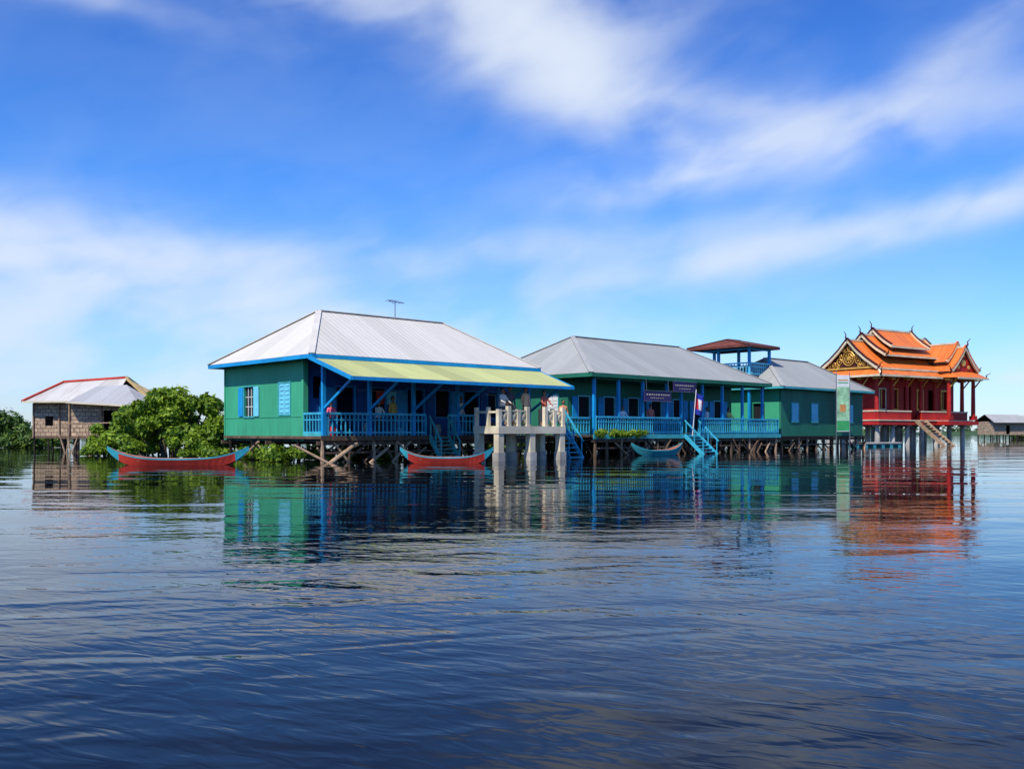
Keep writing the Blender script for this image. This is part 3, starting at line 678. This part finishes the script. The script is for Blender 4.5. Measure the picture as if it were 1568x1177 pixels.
for p,d in (((-.4,yc,9.4),(-1,0)),((1.6,yc,10.0),(-1,0)),((3.2,yc,10.55),(-1,0)),((Ln-4.6,yc,10.55),(1,0)),((10.3,-1.7,8.95),(0,-1))): horn(p,d,.75)
for p,d in (((-.4,yc-3.1,6.8),(0,-1)),((-.4,yc+3.1,6.8),(0,1)),((1.6,yc-2.5,8.05),(0,-1)),((8.2,-1.7,6.75),(-1,0)),((12.4,-1.7,6.75),(1,0))): horn(p,d,.45)
mb.poly([(7.9,-2.5,6.1),(12.7,-2.5,6.1),(12.2,-1.3,6.8),(8.4,-1.3,6.8)],ORANGE); mb.poly([(7.9,-2.5,6.1),(8.4,-1.3,6.8),(8.4,-.3,6.5),(7.9,-.95,6.15)],ORANGEY)
mb.beam((7.9,-2.5,6.05),(12.7,-2.5,6.05),.1,.16,CREAM)
mb.finish('tiered_roof',T)
mb=MB()
x=-.18
mb.poly([(x,yc-2.85,6.8),(x,yc+2.85,6.8),(x,yc+1.85,7.55),(x,yc+.9,8.4),(x,yc,9.2),(x,yc-.9,8.4),(x,yc-1.85,7.55)],MAROON)
mb.box(x-.08,x-.01,yc-2.9,yc+2.9,6.78,6.95,GOLD)
def ring(cy,cz,r,rr,n=18):
    pts=[(x-.05,cy+math.cos(2*math.pi*i/n)*r,cz+math.sin(2*math.pi*i/n)*r) for i in range(n+1)]
    mb.tube(pts,[rr]*(n+1),GOLD,5)
ring(yc,7.75,.62,.06); ring(yc,7.75,.42,.04); 
mb.cyl((x-.02,yc,7.75),(x-.12,yc,7.75),.22,.16,GOLD,12)
for k in range(8):
    a=2*math.pi*k/8; mb.beam((x-.05,yc+.2*math.cos(a),7.75+.2*math.sin(a)),(x-.05,yc+.42*math.cos(a),7.75+.42*math.sin(a)),.05,.07,GOLD)
for s in (-1,1):
    for (dy,z,r) in ((.98,7.5,.26),(1.55,7.25,.2),(1.1,7.1,.14),(2.05,7.12,.13),(.5,8.5,.13),(1.95,7.42,.08),(.85,8.0,.12)):
        ring(yc+s*dy,z,r,.04,12); mb.cyl((x-.02,yc+s*dy,z),(x-.09,yc+s*dy,z),r*.4,r*.3,GOLD,8)
ring(yc,8.65,.14,.04,12)
mb.finish('carved_pediment',T)
mb=MB(); y=-1.5
mb.poly([(8.4,y,6.75),(12.2,y,6.75),(11.6,y,7.35),(10.9,y,8.05),(10.3,y,8.75),(9.7,y,8.05),(9.0,y,7.35)],RED)
for (dx,z,r) in ((0,7.5,.35),(.8,7.1,.2),(-.8,7.1,.2),(0,8.15,.14)):
    mb.cyl((10.3+dx,y-.02,z),(10.3+dx,y-.08,z),r,r*.8,GOLD,12)
mb.finish('wing_pediment',T)
mb=MB()
for xx in (4.85,6.15): mb.beam((xx,-.4,2.2),(xx,-3.2,-.1),.12,.3,WOODL)
for i in range(10):
    t=(i+.5)/10; mb.box(4.92,6.08,-.4-2.8*t-.15,-.4-2.8*t+.15,2.15-2.25*t,2.2-2.25*t,WOODL)
mb.finish('entrance_stairs',T)
J=empty('floating_jetty',(27.6,76,0),TT)
mb=MB(); mb.box(0,6,0,1.0,.25,.38,CONCG)
for i in range(6): mb.cyl((i*1.1+.3,.05,.1),(i*1.1+.3,.95,.1),.2,.2,TEAL,10)
mb.finish('deck_and_floats',J)

# ================================================================ LEFT HUT
HT=empty('thatched_stilt_hut',(0,0,0))
HR=mat_sheet('hut_roof_sheet',(.54,.52,.48),0,width=.9,rustamt=.2,rough=.6,spec=.2); HR2=mat_sheet('hut_porch_roof_sheet',(.42,.42,.42),0,width=.9,rustamt=.1,rough=.6,spec=.2)
REDT=mat('red_roof_trim',(.55,.05,.03),.6); YT=mat('yellow_roof_trim',(.70,.50,.22),.7)
A=(-29.1,61.5,4.42);B=(-24.8,61.0,4.68);C=(-30.0,58.0,3.06);D=(-24.3,57.6,3.05);E=(-24.1,64.5,3.35);F=(-28.6,65.5,3.3)
mb=MB(); mb.slab([C,D,B,A],.05,HR,UNDER); mb.slab([A,B,E,F],.05,HR,UNDER)
mb.beam((A[0],A[1],A[2]+.06),(B[0],B[1],B[2]+.06),.2,.13,REDT); mb.beam((C[0],C[1],C[2]+.03),(A[0],A[1],A[2]+.03),.14,.16,REDT); mb.beam((B[0]+.03,B[1],B[2]),(E[0]+.03,E[1],E[2]),.1,.2,YT); mb.beam((B[0],B[1]-.2,B[2]+.03),(-23.2,60.4,3.35),.1,.16,YT)
mb.slab([(-24.7,61.0,4.6),(-23.2,60.6,3.3),(-23.0,64,3.3)],.05,YT,UNDER)
K=(-26.2,55.6,2.95);Jx=(-21.7,55.2,2.7);Hh=(-25.9,59.0,4.05);I=(-24.0,59.0,4.15)
mb.slab([K,Jx,I,Hh],.05,HR2,UNDER); mb.slab([Jx,(-21.9,59.5,2.8),I],.05,HR,UNDER)
mb.slab([K,Hh,(-27.0,58.6,3.1)],.05,HR,UNDER)
mb.beam(C,D,.06,.1,CREAM); mb.beam(K,Jx,.06,.1,CREAM)
mb.finish('roof',HT)
mb=MB()
mb.wall('a',-29.6,-26.3,58.6,.1,.95,3.15,[(-28.9,-28.4,1.6,2.2)],THATCH); mb.box(-29.6,-29.5,58.71,64.4,.95,3.2,THATCH)
mb.wall('a',-26.29,-22.6,56.3,.1,.95,2.95,[(-24.3,-23.4,1.0,2.5)],THATCH); mb.box(-26.29,-26.2,56.41,58.59,.95,2.9,THATCH); mb.box(-22.7,-22.6,56.41,60,.95,2.9,THATCH)
mb.box(-29.5,-23,64.3,64.4,.95,3.2,THATCH); mb.box(-26.1,-22.8,59,59.1,1,2.9,DARK); mb.box(-29.4,-26.4,60.5,60.6,1,3.2,DARK)
mb.add([(-29.6,58.6,3.15),(-29.5,64.4,3.2),(-29.3,61.5,4.3)],[[0,1,2]],THATCH)
for xx in (-29.6,-28,-26.3,-24.4,-22.6): mb.cyl((xx,56.25 if xx>-26.5 else 58.55,.9),(xx,56.25 if xx>-26.5 else 58.55,3.0),.06,.05,WOODL,6)
mb.finish('thatch_walls',HT)
mb=MB(); mb.box(-29.8,-22.2,58.6,64.5,.82,.94,WOOD); mb.box(-26.5,-21.8,55.2,58.59,.82,.94,WOOD)
R=random.Random(5)
for xx in np.arange(-29.6,-21.9,.85):
    for yy in (55.4,57,58.7,61,64):
        if yy<58 and xx<-26.6: continue
        mb.cyl((xx+R.uniform(-.15,.15),yy,-1),(xx,yy,.85),.06,.06,WOODD if yy>57.5 else WOOD,6)
for i in range(10):
    xx=R.uniform(-26,-21.8); mb.cyl((xx,55.2,-.3),(xx+R.uniform(-.5,.5),55.2,R.uniform(1,1.9)),.045,.04,WOODL,6)
mb.beam((-26.3,55.25,1.7),(-23.5,55.25,1.75),.05,.06,WOODL)
mb.finish('deck_and_stilts',HT)
for (x,y,wd,rz,cm) in ((77.5,150,6.2,.3,THATCH),(85,158,3.6,.1,WOODD)):
    e=empty('distant_stilt_hut',(x,y,0),rz); mb=MB()
    mb.wall('a',-wd/2,wd/2,-1.6,.15,.8,2.9,[(-.6,.2,.9,2.3)],cm); mb.box(-wd/2,-wd/2+.15,-1.44,1.6,.8,2.9,cm); mb.box(wd/2-.15,wd/2,-1.44,1.6,.8,2.9,cm); mb.box(-wd/2+.2,wd/2-.2,1.4,1.6,.8,2.9,DARK)
    for xx in np.linspace(-wd/2,wd/2,6):
        for yy in (-1.5,1.5): mb.cyl((xx,yy,-1),(xx,yy,.8),.09,.09,WOODD,6)
    mb.finish('walls_and_stilts',e)
    mb=MB(); k=wd/2+.5
    mb.slab([(-k,-2.3,2.7),(k,-2.3,2.7),(k-.3,0,4.0),(-k+.3,0,4.0)],.06,CAP2,UNDER); mb.slab([(-k+.3,0,4.0),(k-.3,0,4.0),(k,2.3,2.7),(-k,2.3,2.7)],.06,CAP2,UNDER)
    mb.finish('roof',e)
shrub('swamp_thicket',92,165,5,2.5,2.6,20,3000,.28,LEAFD,(.5,1.1))
shrub('swamp_thicket',101,172,5,2.5,2.2,20,3000,.28,LEAFD,(.5,1.1))

# ================================================================ BOATS
BRED=mat('boat_red_paint',(.62,.055,.035),.45,.15,3,stain=.3); BCY=mat('boat_turquoise_paint',(.05,.42,.50),.45,.1,3); BIN=mat('boat_inner_wood',(.38,.12,.06),.7,.3,6)
BTEAL=mat('boat_teal_paint',(.03,.26,.30),.5,.15,3)
def boat(loc,rz,Lb,W,mh,tip,mtrim,rise=.45):
    e=empty('wooden_canoe',loc,rz); mb=MB(); n=22
    def st(i):
        t=-1+2*i/n; a=abs(t); w=W/2*(1-a**2.6)+.015; g=.27+rise*a**3.2; k=-.10+(.30+rise*.8)*a**5; xx=t*Lb/2
        return t,xx,w,g,k
    for i in range(n):
        t,x0,w0,g0,k0=st(i); t1,x1,w1,g1,k1=st(i+1); mm=tip if abs((t+t1)/2)>.82 else mh
        for s in (-1,1):
            c=[(x0,0,k0),(x0,s*w0*.65,k0+.04),(x0,s*w0,g0-.05),(x0,s*(w0+.01),g0)]
            d=[(x1,0,k1),(x1,s*w1*.65,k1+.04),(x1,s*w1,g1-.05),(x1,s*(w1+.01),g1)]
            for j in range(3):
                mb.poly([c[j],d[j],d[j+1],c[j+1]],mtrim if j==2 else mm)
            iw0,iw1=max(0,w0-.035),max(0,w1-.035)
            mb.poly([c[3],d[3],(x1,s*iw1,g1),(x0,s*iw0,g0)],mtrim)
            mb.poly([(x0,s*iw0,g0),(x1,s*iw1,g1),(x1,s*iw1*.65,max(k1+.06,.0)),(x0,s*iw0*.65,max(k0+.06,.0))],BIN)
            mb.poly([(x0,s*iw0*.65,max(k0+.06,.0)),(x1,s*iw1*.65,max(k1+.06,.0)),(x1,0,max(k1+.05,-.01)),(x0,0,max(k0+.05,-.01))],BIN)
    mb.finish('hull',e)
    mb=MB()
    for t in (-.5,-.1,.35): w=W/2*(1-abs(t)**2.6)-.03; mb.box(t*Lb/2-.09,t*Lb/2+.09,-w,w,.17,.2,WOODL)
    mb.finish('thwarts',e)
boat((-12.3,34.9,-.03),.05,5.15,.85,BRED,BCY,BCY)
boat((-2.55,36.9,-.03),-.03,3.65,.8,BRED,BCY,BCY,.4)
boat((7.6,49.6,0),math.radians(28),3.3,.75,BTEAL,BTEAL,BCY,.4)

# ================================================================ PEOPLE
def figmat(name,skin,shirt,pants):
    m,nt,b=newmat(name); L=nt.links.new
    tc=N(nt,'ShaderNodeTexCoord'); s=N(nt,'ShaderNodeSeparateXYZ'); L(tc.outputs['Object'],s.inputs[0])
    def cmp(o,op,v):
        n=N(nt,'ShaderNodeMath',operation=op); L(o,n.inputs[0]); n.inputs[1].default_value=v; return n.outputs[0]
    def mix(f,a,c):
        n=N(nt,'ShaderNodeMix',data_type='RGBA'); L(f,n.inputs[0])
        if isinstance(a,tuple): n.inputs[6].default_value=(*a,1)
        else: L(a,n.inputs[6])
        n.inputs[7].default_value=(*c,1); return n.outputs[2]
    c=mix(cmp(s.outputs[2],'GREATER_THAN',.22),skin,pants)
    c=mix(cmp(s.outputs[2],'GREATER_THAN',.93),c,shirt)
    c=mix(cmp(s.outputs[2],'GREATER_THAN',1.475),c,skin)
    L(c,b.inputs['Base Color']); b.inputs['Roughness'].default_value=.75
    return m
def skinned(name,verts,edges,radii,root,mats,parent,sub=1):
    me=bpy.data.meshes.new(name); me.from_pydata(verts,edges,[]); o=bpy.data.objects.new(name,me); COL.objects.link(o); o.parent=parent
    md=o.modifiers.new('Skin','SKIN'); md.use_smooth_shade=True
    for i,r in enumerate(radii):
        sv=me.skin_vertices[0].data[i]; sv.radius=r if isinstance(r,tuple) else (r,r); sv.use_root=(i==root)
    s=o.modifiers.new('Sub','SUBSURF'); s.levels=sub; s.render_levels=sub
    me.materials.append(mats); return o
SKIN=mat('skin',(.30,.15,.09),.6,.06,8); HAIR=mat('black_hair',(.012,.010,.010),.5,.2,20)
EYE=mat('eye',(.01,.01,.01),.2); LIP=mat('lips',(.25,.07,.06),.5)
def uvs(mb,c,r,matl,n=12,m=8,zmin=-1):
    c=Vector(c); vs=[];fs=[]
    for i in range(m+1):
        ph=math.pi*i/m
        for j in range(n):
            a=2*math.pi*j/n; vs.append((c.x+r[0]*math.sin(ph)*math.cos(a),c.y+r[1]*math.sin(ph)*math.sin(a),c.z+r[2]*max(zmin,math.cos(ph))))
    for i in range(m):
        for j in range(n): fs.append([i*n+j,(i+1)*n+j,(i+1)*n+(j+1)%n,i*n+(j+1)%n])
    mb.add(vs,fs,matl)
def person(x,y,z,rz,s,shirt,pants,pose='stand'):
    e=empty('person',(x,y,z),rz,s); fm=figmat('clothed_body',(.30,.15,.09),shirt,pants)
    V=[(0,0,.95),(0,0,1.15),(0,0,1.34),(0,0,1.46),(0,-.01,1.56)]; Rr=[(.15,.11),(.13,.10),(.155,.105),(.075,.07),(.052,.052)]
    Ed=[(0,1),(1,2),(2,3),(3,4)]
    arms={'stand':[((.24,.02,1.14),(.25,-.06,.90)),((.24,.02,1.14),(.24,-.05,.90))],
          'lean':[((.25,-.16,1.16),(.18,-.38,1.06)),((.25,-.14,1.16),(.2,-.37,1.05))],
          'raise':[((.33,-.1,1.40),(.30,-.22,1.62)),((.24,.02,1.14),(.2,-.14,.93))]}[pose]
    hands=[]
    for s_,(elb,wr) in zip((-1,1),arms):
        i=len(V); V+=[(s_*.17,0,1.41),(s_*elb[0],elb[1],elb[2]),(s_*wr[0],wr[1],wr[2])]; Rr+=[(.065,.065),(.045,.045),(.028,.028)]
        Ed+=[(2,i),(i,i+1),(i+1,i+2)]; hands.append((Vector(V[i+1]),Vector(V[i+2]),s_))
    for s_ in (-1,1):
        i=len(V)
        k=.08*s_; V+=[(s_*.09,0,.88),(s_*.105,-.02-k*.5,.49),(s_*.11,.02-k,.09),(s_*.125,-.13-k,.035)]
        Rr+=[(.095,.095),(.062,.062),(.042,.042),(.036,.03)]; Ed+=[(0,i),(i,i+1),(i+1,i+2),(i+2,i+3)]
    skinned('body',V,Ed,Rr,0,fm,e)
    for (eb,wr,s_) in hands:
        d=(wr-eb).normalized(); side=d.cross(Vector((0,1,0) if abs(d.y)<.7 else (0,0,1))).normalized(); nrm=side.cross(d)
        hv=[wr,wr+d*.05,wr+d*.09]; hr=[(.024,.02),(.036,.016),(.036,.014)]; he=[(0,1),(1,2)]
        for k,(o_,l) in enumerate(((-.030,.065),(-.010,.075),(.010,.07),(.028,.055))):
            b0=len(hv); base=wr+d*.095+side*o_; hv+=[base,base+d*l*.55+nrm*.008,base+d*l+nrm*.025]; hr+=[(.009,.009)]*2+[(.007,.007)]; he+=[(2,b0),(b0,b0+1),(b0+1,b0+2)]
        b0=len(hv); hv+=[wr+d*.04+side*.04,wr+d*.08+side*.055+nrm*.012]; hr+=[(.011,.011),(.008,.008)]; he+=[(1,b0),(b0,b0+1)]
        skinned('hand',hv,he,hr,0,SKIN,e)
    mb=MB(); uvs(mb,(0,-.015,1.66),(.075,.092,.115),SKIN)
    mb.add([(-.014,-.10,1.64),(.014,-.10,1.64),(0,-.128,1.642),(0,-.104,1.685)],[[0,1,2],[0,2,3],[2,1,3]],SKIN)
    for s_ in(-1,1): uvs(mb,(s_*.03,-.098,1.672),(.014,.008,.008),EYE,8,5); uvs(mb,(s_*.077,-.005,1.66),(.012,.02,.032),SKIN,8,5)
    uvs(mb,(0,-.098,1.608),(.024,.008,.008),LIP,8,5)
    mb.finish('head',e,True)
    mb=MB(); uvs(mb,(0,.008,1.70),(.086,.098,.095),HAIR,12,8,-.35); uvs(mb,(0,.045,1.65),(.078,.06,.09),HAIR); mb.finish('hair',e,True)
ppl=[(7.1,-2.75,1.46,'lean',.92,(.60,.55,.46),(.04,.05,.09)),(7.75,-2.5,1.46,'stand',1.0,(.05,.05,.07),(.10,.07,.05)),
 (8.6,-2.6,1.46,'stand',.98,(.62,.40,.22),(.05,.05,.08)),(9.5,-2.85,1.46,'lean',.9,(.45,.10,.06),(.03,.03,.05)),
 (8.9,-.9,1.42,'stand',.95,(.65,.65,.66),(.03,.03,.05)),(7.3,.3,1.05,'raise',.98,(.65,.66,.68),(.02,.02,.03)),
 (.55,.3,1.05,'lean',.78,(.80,.12,.20),(.05,.05,.15)),(2.9,.35,1.05,'lean',.82,(.60,.62,.62),(.04,.04,.05)),(3.7,.45,1.05,'stand',.95,(.55,.35,.08),(.04,.04,.05)),
 (10.5,.4,1.05,'stand',.98,(.60,.60,.62),(.04,.04,.08)),(14.2,.5,1.05,'stand',1.0,(.70,.25,.10),(.05,.05,.06)),
 (18.6,.35,1.07,'lean',.85,(.65,.66,.68),(.03,.04,.12)),(21.0,.4,1.07,'stand',.95,(.60,.15,.12),(.03,.04,.08)),(26.3,.4,1.07,'stand',.9,(.65,.65,.65),(.03,.04,.12)),(28.4,.35,1.07,'lean',.9,(.60,.50,.12),(.03,.03,.04))]
for i,(a,b_,z,pose,s,sh,pt) in enumerate(ppl):
    x,y=P(a,b_); person(x,y,z,TH+random.uniform(-.5,.3),s,sh,pt,pose)
